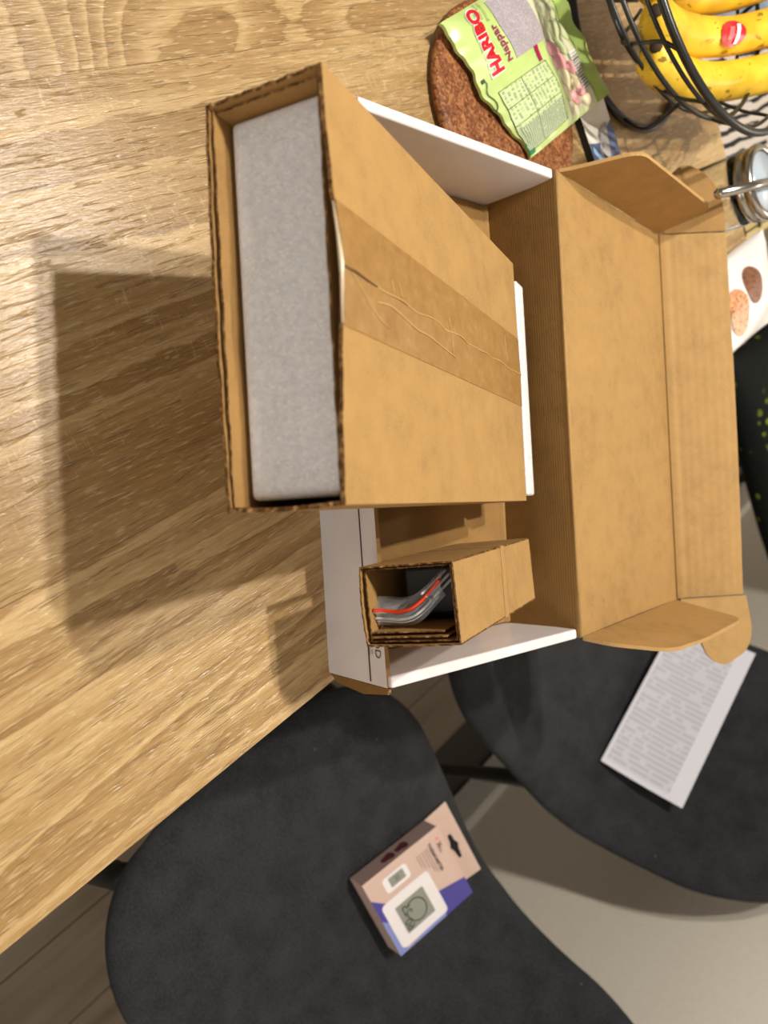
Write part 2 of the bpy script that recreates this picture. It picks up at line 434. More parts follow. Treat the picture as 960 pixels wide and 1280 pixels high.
# ------------------------------------------------------------------ chairs
def make_chair(name, label, fc, yaw, legs=None, group='charcoal shell chairs beside the table'):
    """fc: front centre of the seat on plan; yaw: direction the depth runs"""
    e1 = V((math.cos(yaw), math.sin(yaw), 0)); e2 = V((-e1.y, e1.x, 0)); F0 = V((fc[0], fc[1], 0))
    T_ = thing(name, label, 'chair', (F0.x + e1.x*0.25, F0.y + e1.y*0.25, -0.74), group)
    prof = [(0.0, -0.300), (0.012, -0.292), (0.04, -0.284), (0.09, -0.280), (0.16, -0.279), (0.24, -0.281), (0.31, -0.283), (0.355, -0.280),
            (0.395, -0.264), (0.430, -0.236), (0.460, -0.195), (0.484, -0.145), (0.503, -0.090), (0.518, -0.03), (0.530, 0.02), (0.536, 0.045), (0.538, 0.052)]
    prof = [(q.x, q.z) for q in spline([(a_, 0, b_) for a_, b_ in prof], 4)]
    n = len(prof); M = 56; vs = []; fs = []
    L = [0.0]
    for i in range(1, n): L.append(L[-1] + math.dist(prof[i], prof[i-1]))
    tot = L[-1]
    for i, (d, z) in enumerate(prof):
        a = prof[max(i-1, 0)]; b = prof[min(i+1, n-1)]
        td = V((b[0]-a[0], 0, b[1]-a[1])).normalized(); nn = V((-td.z, 0, td.x))
        s = L[i]
        hw = 0.087 + 0.1365*math.sqrt(max(0.0, 1-((0.16-min(s, 0.16))/0.16)**2.1))
        if d > 0.4: hw -= 0.014*(d-0.4)/0.13
        rem = tot - s
        if rem < 0.20: hw *= 0.35 + 0.65*math.sqrt(max(0.0, 1-((0.20-rem)/0.20)**1.6))
        th = 0.021*math.sqrt(max(0.03, 1-(1-min(1, s/0.022))**2))*math.sqrt(max(0.03, 1-(1-min(1, rem/0.018))**2))
        for k in range(M):
            t = 2*PI*k/M; c_, s_ = math.cos(t), math.sin(t)
            x = hw*math.copysign(abs(c_)**0.35, c_); y = th*math.copysign(abs(s_)**0.75, s_)
            # shallow bowl: edges of seat curl up slightly
            curl = 0.008*(abs(x)/0.22)**3
            dd = d + nn.x*(y + curl - th); zz = z + nn.z*(y + curl - th)
            vs.append(F0 + e1*dd + e2*x + UZ*zz)
    for i in range(n-1):
        for k in range(M): fs.append([i*M+k, i*M+(k+1) % M, (i+1)*M+(k+1) % M, (i+1)*M+k])
    fs.append(list(range(M))); fs.append(list(range((n-1)*M, n*M)))
    mk('seat_shell', vs, fs, FELT, T_, smooth=True)
    cc = F0 + e1*0.22
    box('seat_frame', (cc.x, cc.y, -0.334), 0.24, 0.24, 0.014, BLACKM, T_, rz=yaw)
    legs = legs or [((0.06, -0.155), (0.02, -0.19)), ((0.06, 0.155), (0.02, 0.19)), ((0.36, -0.16), (0.49, -0.19)), ((0.36, 0.16), (0.49, 0.19))]
    for (a, b) in legs:
        pa = F0 + e1*a[0] + e2*a[1]; pb = F0 + e1*b[0] + e2*b[1]
        pc = V((cc.x, cc.y, 0)).lerp(pa, 0.55)
        tube('leg', [(pc.x, pc.y, -0.333), (pa.x, pa.y, -0.338), pa.lerp(pb, 0.06) + UZ*-0.365, (pb.x, pb.y, -0.738)], [0.012, 0.0145, 0.0145, 0.008], BLACKM, T_, seg=12)
    return T_
make_chair('dining_chair', 'charcoal felt shell chair nearest the camera with a pink thermometer pack on its seat', (0.397, 0.21), 0.0,
           legs=[((0.046, -0.155), (0.16, -0.215)), ((0.046, 0.155), (0.10, 0.20)), ((0.36, -0.16), (0.46, -0.19)), ((0.36, 0.16), (0.46, 0.17))])
make_chair('dining_chair', 'charcoal felt shell chair behind the open lid with a printed white sheet on it', (0.404, 0.678), math.radians(18.7),
           legs=[((0.06, -0.155), (0.03, -0.19)), ((0.06, 0.155), (0.03, 0.19)), ((0.352, -0.185), (0.47, -0.20)), ((0.36, 0.16), (0.47, 0.19))])
make_chair('dining_chair', 'charcoal felt shell chair at the far end under the dark floral cushion', (0.40, 1.70), 0.0,
           legs=[((0.10, -0.06), (0.06, -0.05)), ((0.06, 0.155), (0.03, 0.19)), ((0.34, -0.05), (0.42, -0.04)), ((0.36, 0.16), (0.47, 0.19))])

# ------------------------------------------------------------------ mailer box
my = -0.4283
MU = V((math.cos(my), math.sin(my), 0)); MV = V((-MU.y, MU.x, 0)); MC = V((0.0987, 0.3755, 0))
def ML(u, v, z): return MC + MU*u + MV*v + UZ*z
MB = thing('mailer_box', 'open white mailer box with kraft inside and lid folded back, overhanging the table edge', 'box', MC)
hw, hd, H = 0.1885, 0.099, 0.07
prism('floor_panel', [ML(-hw+.009, -hd+.004, .0045), ML(hw-.009, -hd+.004, .0045), ML(hw-.009, hd-.004, .0045), ML(-hw+.009, hd-.004, .0045)], (0, 0, -.0035), [K_D, WHITE, EDGE], MB)
# slots / fold ridge at the back of the floor
prism('fold_ridge', [ML(-hw+.009, hd-.016, .0046), ML(hw-.009, hd-.016, .0046), ML(hw-.009, hd-.013, .0068), ML(-hw+.009, hd-.013, .0068)], MV*0.004, [K, K, K], MB)
# back wall: fluted kraft face turned to the inside
def Fback(s, t):
    p = ML(-hw+.002+(2*hw-.004)*(t), hd-.012+.010*s + .0012*math.sin(t*PI), .0055+(H-.0055)*s)
    return p, (-MV*0.985 + UZ*0.17).normalized()
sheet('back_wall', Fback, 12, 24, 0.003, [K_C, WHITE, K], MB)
# double side walls, white on every side
for sgn in (-1, 1):
    u0 = sgn*(hw-.0078); u1 = sgn*hw
    prism('side_wall', [ML(u0, -hd+.001, .001), ML(u1, -hd+.001, .001), ML(u1, -hd+.001, H), ML(u0, -hd+.001, H)], MV*(2*hd-.0045), WHITE, MB, bevel=0.0016, seg=3)
# front wall, pressed slightly outward
def Ff(s, t):
    bow = -0.003*math.sin(PI*min(1, t*1.0))*s
    return ML(-hw+2*hw*t, -hd+bow, .0+.0665*s), -MV
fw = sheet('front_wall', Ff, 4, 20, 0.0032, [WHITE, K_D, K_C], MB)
def Fline(s, t):
    p, n = Ff(0.735 + 0.018*s, t*0.995); return p + n*0.0004, n
sheet('printed_line', Fline, 1, 20, 0.0003, plain('brown_ink', (86, 52, 50), 0.5), fw)
INK = plain('grey_ink', (92, 86, 92), 0.5)
def Ftxt(x, y):   # reading along +u seen from outside, letters towards the rim
    t = 0.925 + x/(2*hw); p, n = Ff(0.865 + y/.0665, t); return p + n*0.0005
text_on('printed_text', 'MOD', 0.0085, lambda x, y: Ftxt(x, y+0.002), INK, fw)
text_on('printed_text', 'mod  2 pcs  set', 0.0030, lambda x, y: Ftxt(x*.8, y-0.0035), INK, fw)
text_on('printed_text', 'made in china', 0.0032, lambda x, y: Ftxt(x, y-0.0065), INK, fw)
# kraft tongue hanging out of the front right corner
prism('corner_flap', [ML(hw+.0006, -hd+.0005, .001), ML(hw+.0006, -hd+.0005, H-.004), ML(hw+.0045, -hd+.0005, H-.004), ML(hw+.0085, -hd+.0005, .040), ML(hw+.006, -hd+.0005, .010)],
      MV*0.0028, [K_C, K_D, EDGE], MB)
# lid, hinged on the back wall and laid back over the table
th = math.radians(-9.9); ph = math.radians(37.2)
LD = MV*math.cos(th) + UZ*math.sin(th); LE = MV*math.cos(ph) + UZ*math.sin(ph)
BL = ML(-hw, hd, H); BR = ML(hw, hd, H)
LNn = MU.cross(LD); LEn = MU.cross(LE)
LL, FLP = 0.219, 0.070
def Flid(s, t):
    return BL + MU*(2*hw*t) + LD*(LL*s) + LNn*(-0.0015*math.sin(PI*s)), LNn
lid = sheet('lid', Flid, 10, 16, 0.003, [K, WHITE, K], MB)
hg = tube('hinge_crease', [BL + UZ*0.0006 + MU*0.001, BR + UZ*0.0006 - MU*0.001], 0.0014, K_L, lid, seg=8)
def Ftuck(s, t):
    crease = 0.0012*math.exp(-((s-0.06)/0.04)**2) - 0.0009*math.exp(-((s-0.16)/0.03)**2)
    bow = 0.0035*math.sin(PI*t)*s
    curl = 0.002*max(0, s-0.75)/0.25
    return BL + LD*LL + MU*(2*hw*(t*0.994+0.003)) + LE*(0.001+FLP*s) + LEn*(crease + bow - curl), LEn
tuck = sheet('tuck_flap', Ftuck, 24, 20, 0.003, [K_L, WHITE, K], MB)
def ear(name, P0, e1, out, pts, mats, parent, nrm):
    pp = [P0 + e1*a + out*b for a, b in pts]
    return prism(name, pp, nrm*-0.003, mats, parent)
def rnd(pts, r=0.012, n=5):
    """round the convex corners of an open list of 2-D points (first and last stay sharp)"""
    out = [pts[0]]
    for i in range(1, len(pts)-1):
        a, b, c = V(pts[i-1]), V(pts[i]), V(pts[i+1])
        ra = min(r, (a-b).length*0.45, (c-b).length*0.45)
        p = b + (a-b).normalized()*ra; q = b + (c-b).normalized()*ra
        for k in range(n+1):
            t = k/n; out.append(tuple((1-t)**2*p + 2*t*(1-t)*b + t*t*q))
    return out + [pts[-1]]
o85 = math.radians(85); O1 = -MU*math.cos(o85) + LNn*math.sin(o85)
ear('side_flap', BL+LD*0.001, LD, O1, rnd([(0.006, 0), (0.012, 0.008), (0.036, 0.056), (0.205, 0.057), (0.218, 0)], .014), [K_D, WHITE, K_L], lid, MU*1.0)
o80 = math.radians(79); O2 = MU*math.cos(o80) + LNn*math.sin(o80)
ear('side_flap', BR+LD*0.001, LD, O2, rnd([(0.004, 0), (0.010, 0.022), (0.040, 0.060), (0.100, 0.067), (0.205, 0.068), (0.215, 0.0)], .016), [K, WHITE, K_L], lid, -MU)
a1 = math.radians(8); O3 = -MU*math.cos(a1) + LEn*math.sin(a1)
ear('tuck_ear', BL+LD*LL, LE, O3, rnd([(0.070, 0), (0.067, 0.030), (0.052, 0.055), (0.026, 0.068), (0.008, 0.055), (0.006, 0)], .018), [K_D, WHITE, EDGE], tuck, LEn)
a2 = math.radians(4); O4 = MU*math.cos(a2) + LEn*math.sin(a2)
ear('tuck_ear', BR+LD*LL, LE, O4, rnd([(0.073, 0), (0.077, 0.036), (0.070, 0.057), (0.044, 0.072), (0.028, 0.062), (0.020, 0.040), (0.004, 0.012), (0.004, 0)], .018), [K_L, WHITE, EDGE], tuck, LEn)

# ------------------------------------------------------------------ big inner carton, propped on the front wall
BA = V((-0.1016, 0.209, 0.133)); BU = V((0.9026, -0.4301, 0.0179)).normalized(); BX = V((0.395, 0.811, -0.4316)).normalized(); BW = BU.cross(BX).normalized()
if BW.z < 0: BW = -BW
a, b, c = 0.1816, 0.0602, 0.2848
def BP(u, w_, x): return BA + BU*u + BW*w_ + BX*x
BB = thing('inner_carton', 'large open kraft carton propped in the mailer, tape along its top, foam inside', 'box', BP(a/2, 0, c*0.9))
t_ = 0.0019
def ragged(t, seed=0, amp=0.0012):
    return 0.45*amp*(math.sin(t*37+seed)+0.6*math.sin(t*83+seed*2.1)+0.4*math.sin(t*191+seed*3))
# bottom panel (two layers)
def mkpanel(nm, P0, e1, L1, e2, L2, nrm, seed=0, amp=0.0006, mats=None, bow=0.0, x0=0.0, th=t_):
    def F(s, t):
        xx = x0 + ragged(t, seed, amp)*(1-s) + s*(L1-x0)
        return P0 + e1*xx + e2*(L2*t) + nrm*(bow*math.sin(PI*t)*(1-s*0.7)), nrm
    return sheet(nm, F, 6, 60, th, mats or [K, K_D, EDGE], BB)
mkpanel('bottom_panel', BP(0, 0, 0), BX, c, BU, a, -BW, 1, bow=0.0015)
mkpanel('liner_panel', BP(t_, t_+.0004, 0), BX, c-.01, BU, a-2*t_, -BW, 2, x0=0.001, th=0.0011)
mkpanel('side_panel', BP(0, 0, 0), BX, c, BW, b, -BU, 3, amp=.0008)
mkpanel('side_panel', BP(a, 0, 0), BX, c, BW, b, BU, 4, amp=.0016, bow=0.0012)
mkpanel('liner_panel', BP(t_+.0003, t_, 0), BX, c-.01, BW, b-2*t_, -BU, 9, x0=0.0035, th=0.0011)
mkpanel('end_panel', BP(0, 0, c), BU, a, BW, b, BX, 5, amp=0)
# top: two flaps meeting at the taped seam, buckled along it
def Ftop(u0, u1):
    def F(s, t):
        u = u0 + (u1-u0)*t
        k = 1-abs(u/0.0850-1) if u < 0.085 else 1-(u-0.085)/(a-0.085)
        k = max(0, k)
        lift = 0.0052*k**1.6*(1-s*0.85)
        x = ragged(u/a, 6, 0.0007)*(1-s) + s*c
        return BP(u, b, x) + BW*lift, BW
    return F
F_L = Ftop(0, 0.0845); F_R = Ftop(0.0855, a)
sheet('top_flap', F_L, 14, 16, t_, [K, K_D, EDGE], BB)
sheet('top_flap', F_R, 14, 16, t_, [K, K_D, EDGE], BB)
mkpanel('liner_panel', BP(0.002, b-t_-.0004, 0), BX, c-.01, BU, a-.004, BW, 8, x0=0.0015, th=0.0011)
# packing tape
def mat_tape():
    t = NT('brown_packing_tape')
    f = t.noise(t.coord('Object', (1, 1, 1)), 160, 4, 0.65); f2 = t.noise(t.coord('UV', (5, 1.5, 1)), 3.0, 3, 0.7)
    col = t.ramp(t.math('ADD', t.math('MULTIPLY', f, .5), t.math('MULTIPLY', f2, .5)), [(0.35, (138, 99, 46)), (0.55, (154, 115, 60)), (0.70, (168, 131, 78))])
    sc = t.vor(t.coord('UV', (5, 2, 1), loc=(.3, .2, 0)), 3.2, 'DISTANCE_TO_EDGE')
    return t.p(color=col, rough=0.33, normal=t.bump(t.math('ADD', f2, t.math('MULTIPLY', f, .3)), 0.28, 0.0012), spec=0.5)
TAPE = mat_tape()
def Ftape(s, t):
    u = 0.0570 + 0.0515*t + 0.001*s
    FF = F_L if u < 0.085 else F_R
    p = BP(u, b, c*s)
    k = 1-abs(u/0.085-1) if u < 0.085 else 1-(u-0.085)/(a-0.085)
    lift = 0.0052*max(0, k)**1.6*(1-s*0.85)
    seam = math.exp(-((u-0.085)/0.0012)**2)*0.0006*math.sin(s*40)
    p = p + BX*(ragged(u/a, 6, 0.0007)*(1-s))
    return p + BW*(lift + 0.00035 + seam), BW
tape = sheet('packing_tape', Ftape, 40, 30, 0.0003, TAPE, BB)
CRE = plain('pale_tape_crease', (206, 170, 112), 0.3)
def tp(s, u): p, n = Ftape(s, (u-0.0570-0.001*s)/0.0515); return p + n*0.0002
def crease(pts, r=0.00024): tube('tape_crease', [tp(*q) for q in spline2(pts)], r, CRE, tape, seg=5)
def spline2(pts, n=5):
    return [(q.x, q.y) for q in spline([(p_[0], p_[1], 0) for p_ in pts], n)]
rr = random.Random(3)
crease([(0.10+i*0.045, 0.0853 + rr.uniform(-.0008, .0008)) for i in range(21)]  , 0.0003)
crease([(0.02, 0.086), (0.06, 0.091), (0.10, 0.0975), (0.15, 0.101)])
crease([(0.11, 0.092), (0.16, 0.0905), (0.22, 0.0925), (0.27, 0.0945), (0.33, 0.0945), (0.40, 0.0965), (0.47, 0.0985)], 0.00034)
crease([(0.17, 0.0775), (0.175, 0.084)]); crease([(0.20, 0.0765), (0.207, 0.0835)])
crease([(0.86, 0.063), (0.865, 0.075), (0.87, 0.083)], 0.0002)
crease([(0.44, 0.0775), (0.45, 0.085), (0.46, 0.098)], 0.0002)
# short silver-brown fold of tape over the mouth
tube('tape_fold', [BP(0.0580, b+.0022, -.0008), BP(0.072, b+.0040, -.0014), BP(0.0845, b+.0052, -.0020), BP(0.089, b+.0050, -.0018), BP(0.108, b+.0035, -.0008)], [.0004, .0007, .0012, .0009, .0004],
     plain('clear_tape_end', (214, 196, 168), 0.2, spec=0.8), tape, seg=8)
# dark gap line of the open seam near the mouth
tube('seam_gap', [tp(0.0, 0.0851), tp(0.03, 0.0849), tp(0.07, 0.0853), tp(0.11, 0.0851)], 0.00045, plain('seam_shadow_card', (96, 66, 36)), tape, seg=6)

# foam block inside
def blob_box(name, P, size, mats, parent, r=0.004, seg=4, nz=(40, 14)):
    """rounded block from P(u,w,x) over ranges size=((u0,u1),(w0,w1),(x0,x1))"""
    (u0, u1), (w0, w1), (x0, x1) = size
    vs = []; f = []
    bm = bmesh.new(); bmesh.ops.create_cube(bm, size=1)
    bmesh.ops.scale(bm, vec=(u1-u0, w1-w0, x1-x0), verts=bm.verts)
    bmesh.ops.bevel(bm, geom=list(bm.edges), offset=r, segments=seg, affect='EDGES', profile=0.5)
    bm.verts.ensure_lookup_table()
    vs = [P((u0+u1)/2+v.co.x, (w0+w1)/2+v.co.y, (x0+x1)/2+v.co.z) for v in bm.verts]
    f = [[v.index for v in fc.verts] for fc in bm.faces]; bm.free()
    return mk(name, vs, f, mats, parent, smooth=False)
fb = tag(blob_box('foam_block', BP, ((0.0046, a-.0045), (0.0052, b-.0046), (0.0105, c-.006)), FOAM, None, r=0.0030), 'white foam block filling the mouth of the large kraft carton', 'foam')
fp = tag(blob_box('foam_pad', BP, ((0.012, a-.004), (0.020, b+.0012), (c+.003, c+.022)), FOAM, None, r=0.002), 'thin white foam pad between carton end and the mailer back wall', 'foam')

# ------------------------------------------------------------------ small inner carton
SA = V((0.1427, 0.2149, 0.0825)); SU = V((0.9183, -0.3929, 0.048)).normalized(); SX = V((0.3734, 0.8199, -0.434)).normalized(); SW = SU.cross(SX).normalized()
if SW.z < 0: SW = -SW
sa, sb, scx = 0.0477, 0.060, 0.170
def SP(u, w_, x): return SA + SU*u + SW*w_ + SX*x
SB = thing('accessory_carton', 'small open kraft carton leaning in the mailer with bagged cable inside', 'box', SP(sa/2, 0, scx*0.9))
def spanel(nm, P0, e1, L1, e2, L2, nrm, seed=0, amp=0.0006, mats=None, bow=0.0, x0=0.0, th=0.0010, par=None):
    def F(s, t):
        xx = x0 + ragged(t, seed, amp)*(1-s) + s*(L1-x0)
        return P0 + e1*xx + e2*(L2*t) + nrm*(bow*math.sin(PI*t)*(1-s)), nrm
    return sheet(nm, F, 4, 40, th, mats or [K, K_D, EDGE], par or SB)
spanel('bottom_panel', SP(0, 0, 0), SX, scx, SU, sa, -SW, 1, bow=.0014)
spanel('side_panel', SP(0, 0, 0), SX, scx, SW, sb, -SU, 2)
spanel('side_panel', SP(sa, 0, 0), SX, scx, SW, sb, SU, 3, bow=.0006)
spanel('top_panel', SP(0, sb, 0), SX, scx, SU, sa, SW, 4)
spanel('end_panel', SP(0, 0, scx), SU, sa, SW, sb, SX, 5, amp=0)
spanel('liner_panel', SP(.0019, .004, 0), SX, scx-.01, SW, sb-.010, -SU, 6, x0=.0035, amp=.0016, th=.0009)
spanel('liner_panel', SP(.002, .0022, 0), SX, scx-.01, SU, sa-.004, -SW, 7, x0=.002, th=.0009)
spanel('liner_panel', SP(.002, sb-.0022, 0), SX, scx-.01, SU, sa-.004, SW, 12, x0=.002, th=.0009)
# folded layers along the lower side
for k, (uu, x0, w0, w1) in enumerate([(sa-.0075, .001, .004, sb-.010), (sa-.0047, .0, .003, sb-.008), (sa-.0020, .002, .0015, sb-.003)]):
    spanel('folded_flap', SP(uu, w0, 0), SX, 0.06, SW, w1-w0, SU, 20+k, x0=x0, amp=.0007, th=.0009)
# tape band round the carton
TB = plain('thin_clear_tape', (176, 136, 84), 0.28, spec=0.6)
def Fband(s, t):
    x = 0.092 + 0.0075*s - 0.004*t
    return SP(sa*t*1.0, sb+.0003, x), SW
sheet('tape_band', Fband, 2, 12, .0002, TB, SB)
def Fband2(s, t):
    x = 0.092 + 0.0075*s + 0.004*t
    return SP(-.0003, sb*(1-t), x), -SU
sheet('tape_band', Fband2, 2, 12, .0002, TB, SB)
tube('torn_corner', [SP(sa-.002, sb-.003, scx), SP(sa+.001, sb-.004, scx+.004), SP(sa+.003, sb-.009, scx+.006)], [.0025, .0015, .0003], K_L, SB, seg=6)

# things inside the small carton
def clear(name, alpha=0.25, c=(225, 228, 232)):
    t = NT(name)
    f = t.noise(t.coord('Object'), 90, 3)
    return t.p(color=c, rough=0.10, alpha=alpha, spec=0.9, normal=t.bump(f, 0.5, 0.003))
CLR = clear('clear_zip_bag_film', 0.17)
zb = thing('zip_bag', 'clear zip bag with an orange-red closing strip inside the small carton', 'bag', SP(.02, .02, .05))
path = [(.0035, .0270), (.012, .0278), (.020, .0285), (.029, .0268), (.0365, .0222), (.043, .0160), (.0485, .0110)]   # (w,u)
pth = [(q.x, q.y) for q in spline([(p_[0], p_[1], 0) for p_ in path], 5)]
def Fzip(u_lo, u_hi, x_lo, x_hi, dx=0):
    def F(s, t):
        i = min(int(t*(len(pth)-1)), len(pth)-2); f = t*(len(pth)-1)-i
        w_ = pth[i][0]*(1-f)+pth[i+1][0]*f; u_ = pth[i][1]*(1-f)+pth[i+1][1]*f
        x = x_lo + (x_hi-x_lo)*s + 0.0015*math.sin(t*9+s*5)
        return SP(u_ + u_lo + (u_hi-u_lo)*s, w_, x), (-SX)
    return F
sheet('bag_film', Fzip(-.0075, .0015, .014, .006), 6, 30, .0001, CLR, zb)
sheet('bag_film', Fzip(.0015, .0100, .006, .012), 6, 30, .0001, CLR, zb)
tube('zip_strip', [Fzip(0, 0, .0055, .0055)(0, i/30)[0] for i in range(31)], .0011, plain('orange_red_zip', (232, 62, 24), 0.3), zb, seg=8)
tube('zip_rib', [Fzip(.0050, .0050, .0075, .0075)(0, i/30)[0] for i in range(29)], .0009, clear('clear_rib', .55), zb, seg=8)
tube('zip_rib', [Fzip(.0070, .0070, .0090, .0090)(0, i/30)[0] for i in range(28)], .0005, clear('clear_rib_thin', .45), zb, seg=8)
DK = plain('black_plastic', (24, 23, 24), 0.35)
pw = thing('power_adapter', 'black plastic adapter deep in the small carton behind the zip bag', 'adapter', SP(.02, .03, .09))
blob_box('adapter_body', SP, ((0.004, sa-.012), (0.014, sb-.006), (0.030, 0.10)), DK, pw, r=0.003)
cb = thing('coiled_cable', 'grey-white cable coiled at the upper corner of the small carton', 'cable', SP(.015, .05, .02))
for k in range(3):
    cen = (.0368+.0022*k, .0100+0.002*k)
    tube('cable_loop', [SP(cen[1]+.0085*math.sin(t*PI/14)*1.0, cen[0]+.0085-.0085*math.cos((t-7)*PI/14)*1.0, .003+.0012*k+.010*abs(t-7)/7) for t in range(-2, 17)], .0009,
         plain('grey_cable', (176, 174, 178), 0.4), cb, seg=8)

# ------------------------------------------------------------------ cork trivet
def mat_cork():
    t = NT('brown_cork')
    v1 = t.vor(t.coord('Object'), 520, 'F1', 1); f = t.noise(t.coord('Object'), 90, 4, 0.7)
    s = t.n('ShaderNodeSeparateColor'); t.l(v1, s.inputs[0])
    k = t.math('ADD', t.math('MULTIPLY', s.outputs[0], .4), t.math('MULTIPLY', f, .6))
    col = t.ramp(k, [(0.28, (96, 52, 24)), (0.5, (134, 80, 42)), (0.74, (176, 120, 74))])
    return t.p(color=col, rough=0.55, normal=t.bump(k, 0.5, 0.0014), spec=0.3)
CORK = mat_cork()
tc = (-0.0975, 0.5985)
tr = lathe('cork_trivet', [(0, .0002), (0.0855, .0002), (0.0897, .002), (0.0912, .005), (0.0907, .008), (0.0882, .0100), (0.083, .0108), (0, .0108)], (tc[0], tc[1], 0), CORK, None, seg=72)
tag(tr, 'round brown cork trivet on the table under the green sweets bag', 'trivet')

# ------------------------------------------------------------------ bag of sweets
q00, q10, q11, q01 = V((-0.1680, 0.5280, 0.0195)), V((-0.0520, 0.5945, 0.0155)), V((-0.0865, 0.7475, 0.018)), V((-0.2070, 0.6970, 0.021))
def bagz(s, t):
    e = min(s, 1-s, t, 1-t)
    z = 0.0085*(1-math.exp(-max(0, min(s, 1-s))*10))*(1-math.exp(-max(0, min(t, 0.86-t) if t < .86 else 0)*9))
    z += 0.0010*math.sin(s*17+t*5)*min(1, e*10) + 0.0006*math.sin(t*31-s*9)
    if t > 0.86: z += 0.0012*math.sin(s*26)
    z += 0.0006*math.sin(s*60)*math.exp(-t*16)
    return z
def Bg(s, t, off=0.0):
    wob = 0.004*math.sin(s*9)*(math.exp(-t*12)) + 0.0022*math.sin(s*21+1)*(math.exp(-t*14)+math.exp(-(1-t)*14))
    p = q00*(1-s)*(1-t) + q10*s*(1-t) + q11*s*t + q01*(1-s)*t
    d = (q01-q00).normalized()
    return p + d*wob + UZ*(bagz(s, t) + off)
SBG = thing('sweets_bag', 'light green bag of foam sweets with red lettering lying on the cork trivet', 'bag', (-0.125, 0.64, 0.0108))
def mat_bag():
    t = NT('light_green_bag_film')
    f = t.noise(t.coord('Object'), 24, 3)
    col = t.ramp(f, [(0.3, (182, 206, 118)), (0.7, (202, 222, 144))])
    return t.p(color=col, rough=0.28, normal=t.bump(f, 0.4, 0.004), spec=0.6)
GB = mat_bag()
GB2 = plain('green_hem_film', (172, 200, 108), 0.28)
sheet('bag_film', lambda s, t: (Bg(s, t), UZ), 48, 48, 0.0028, GB, SBG)
def patch(nm, c4, mat, off=0.0006, n=16, par=None, thk=.0002):
    def F(s, t):
        x = (c4[0][0]*(1-s)*(1-t)+c4[1][0]*s*(1-t)+c4[2][0]*s*t+c4[3][0]*(1-s)*t)
        y = (c4[0][1]*(1-s)*(1-t)+c4[1][1]*s*(1-t)+c4[2][1]*s*t+c4[3][1]*(1-s)*t)
        return Bg(x, y, off), UZ
    return sheet(nm, F, n, n, thk, mat, par or SBG)
patch('ingredients_panel', [(0.03, .345), (0.417, .296), (0.417, .587), (0.03, .66)], mat_fineprint('ingredients_print', (196, 186, 190), (110, 100, 106), 40, 60, 0.42), .0007)
patch('nutrition_panel', [(0.526, .065), (0.965, -.010), (0.945, .457), (0.530, .506)], mat_fineprint('nutrition_print', (200, 214, 158), (138, 150, 116), 13, 30, 0.5, rows_gap=.5), .0007)
patch('nutrition_rows', [(0.80, .03), (0.955, .005), (0.94, .45), (0.79, .47)], mat_fineprint('small_rows_print', (196, 208, 166), (84, 98, 84), 26, 14, 0.35), .0010)
LNE = plain('dark_green_rule', (100, 118, 70), 0.4)
for (p0, p1) in [((.526, .065), (.530, .506)), ((.526, .065), (.965, -.010)), ((.965, -.010), (.945, .457)), ((.530, .506), (.945, .457)), ((.65, .04), (.645, .49)), ((.77, .02), (.76, .48)), ((.53, .25), (.95, .18))]:
    tube('panel_rule', [Bg(p0[0]+(p1[0]-p0[0])*k/12, p0[1]+(p1[1]-p0[1])*k/12, .0009) for k in range(13)], .00028, LNE, SBG, seg=4)
patch('magenta_tab', [(.416, .47), (.519, .455), (.519, .490), (.416, .505)], plain('magenta_print', (168, 18, 84), 0.35), .0009, 4)
win = patch('clear_window', [(0.0, .66), (0.97, .47), (0.985, .83), (0.0, .885)], plain('window_film', (214, 214, 176), 0.22, spec=.7), .0004, 24)
patch('green_hem', [(0.0, .895), (1.0, .845), (1.0, .985), (0.0, .99)], GB2, .0009, 24)
patch('barcode_backing', [(.585, .735), (.875, .725), (.885, .835), (.585, .845)], plain('white_print', (230, 228, 222), 0.4), .0009, 6)
for k in range(13):
    s0 = .60 + k*.0205; wd = rr.choice([.004, .007, .010])
    patch('barcode_bar', [(s0, .742), (s0+wd, .742), (s0+wd, .832), (s0, .832)], plain('dark_print', (62, 60, 58), 0.4) if k == 0 else bpy.data.materials['dark_print'], .0012, 3)
# the foam sweets showing in the window
swm = [plain('sweet_green', (196, 204, 156), 0.4), plain('sweet_pink', (236, 168, 172), 0.4), plain('sweet_cream', (240, 228, 188), 0.4), plain('sweet_pale', (222, 226, 184), 0.4)]
sweets = [(.05, .76, 0, .10, .07, .3), (.14, .71, 2, .09, .05, .5), (.17, .82, 0, .11, .06, -.2), (.27, .70, 3, .10, .05, .2), (.30, .79, 0, .11, .07, .4), (.40, .72, 0, .09, .06, 0), (.43, .80, 0, .12, .06, .5),
          (.53, .70, 0, .08, .05, .1), (.50, .605, 1, .08, .05, .1), (.60, .60, 1, .09, .06, -.3), (.67, .67, 1, .07, .05, .5), (.70, .575, 2, .10, .045, .1), (.77, .66, 2, .06, .05, .6), (.84, .68, 1, .07, .045, .2),
          (.86, .60, 1, .08, .04, .2), (.80, .54, 2, .09, .03, 0), (.92, .70, 2, .06, .05, .2)]
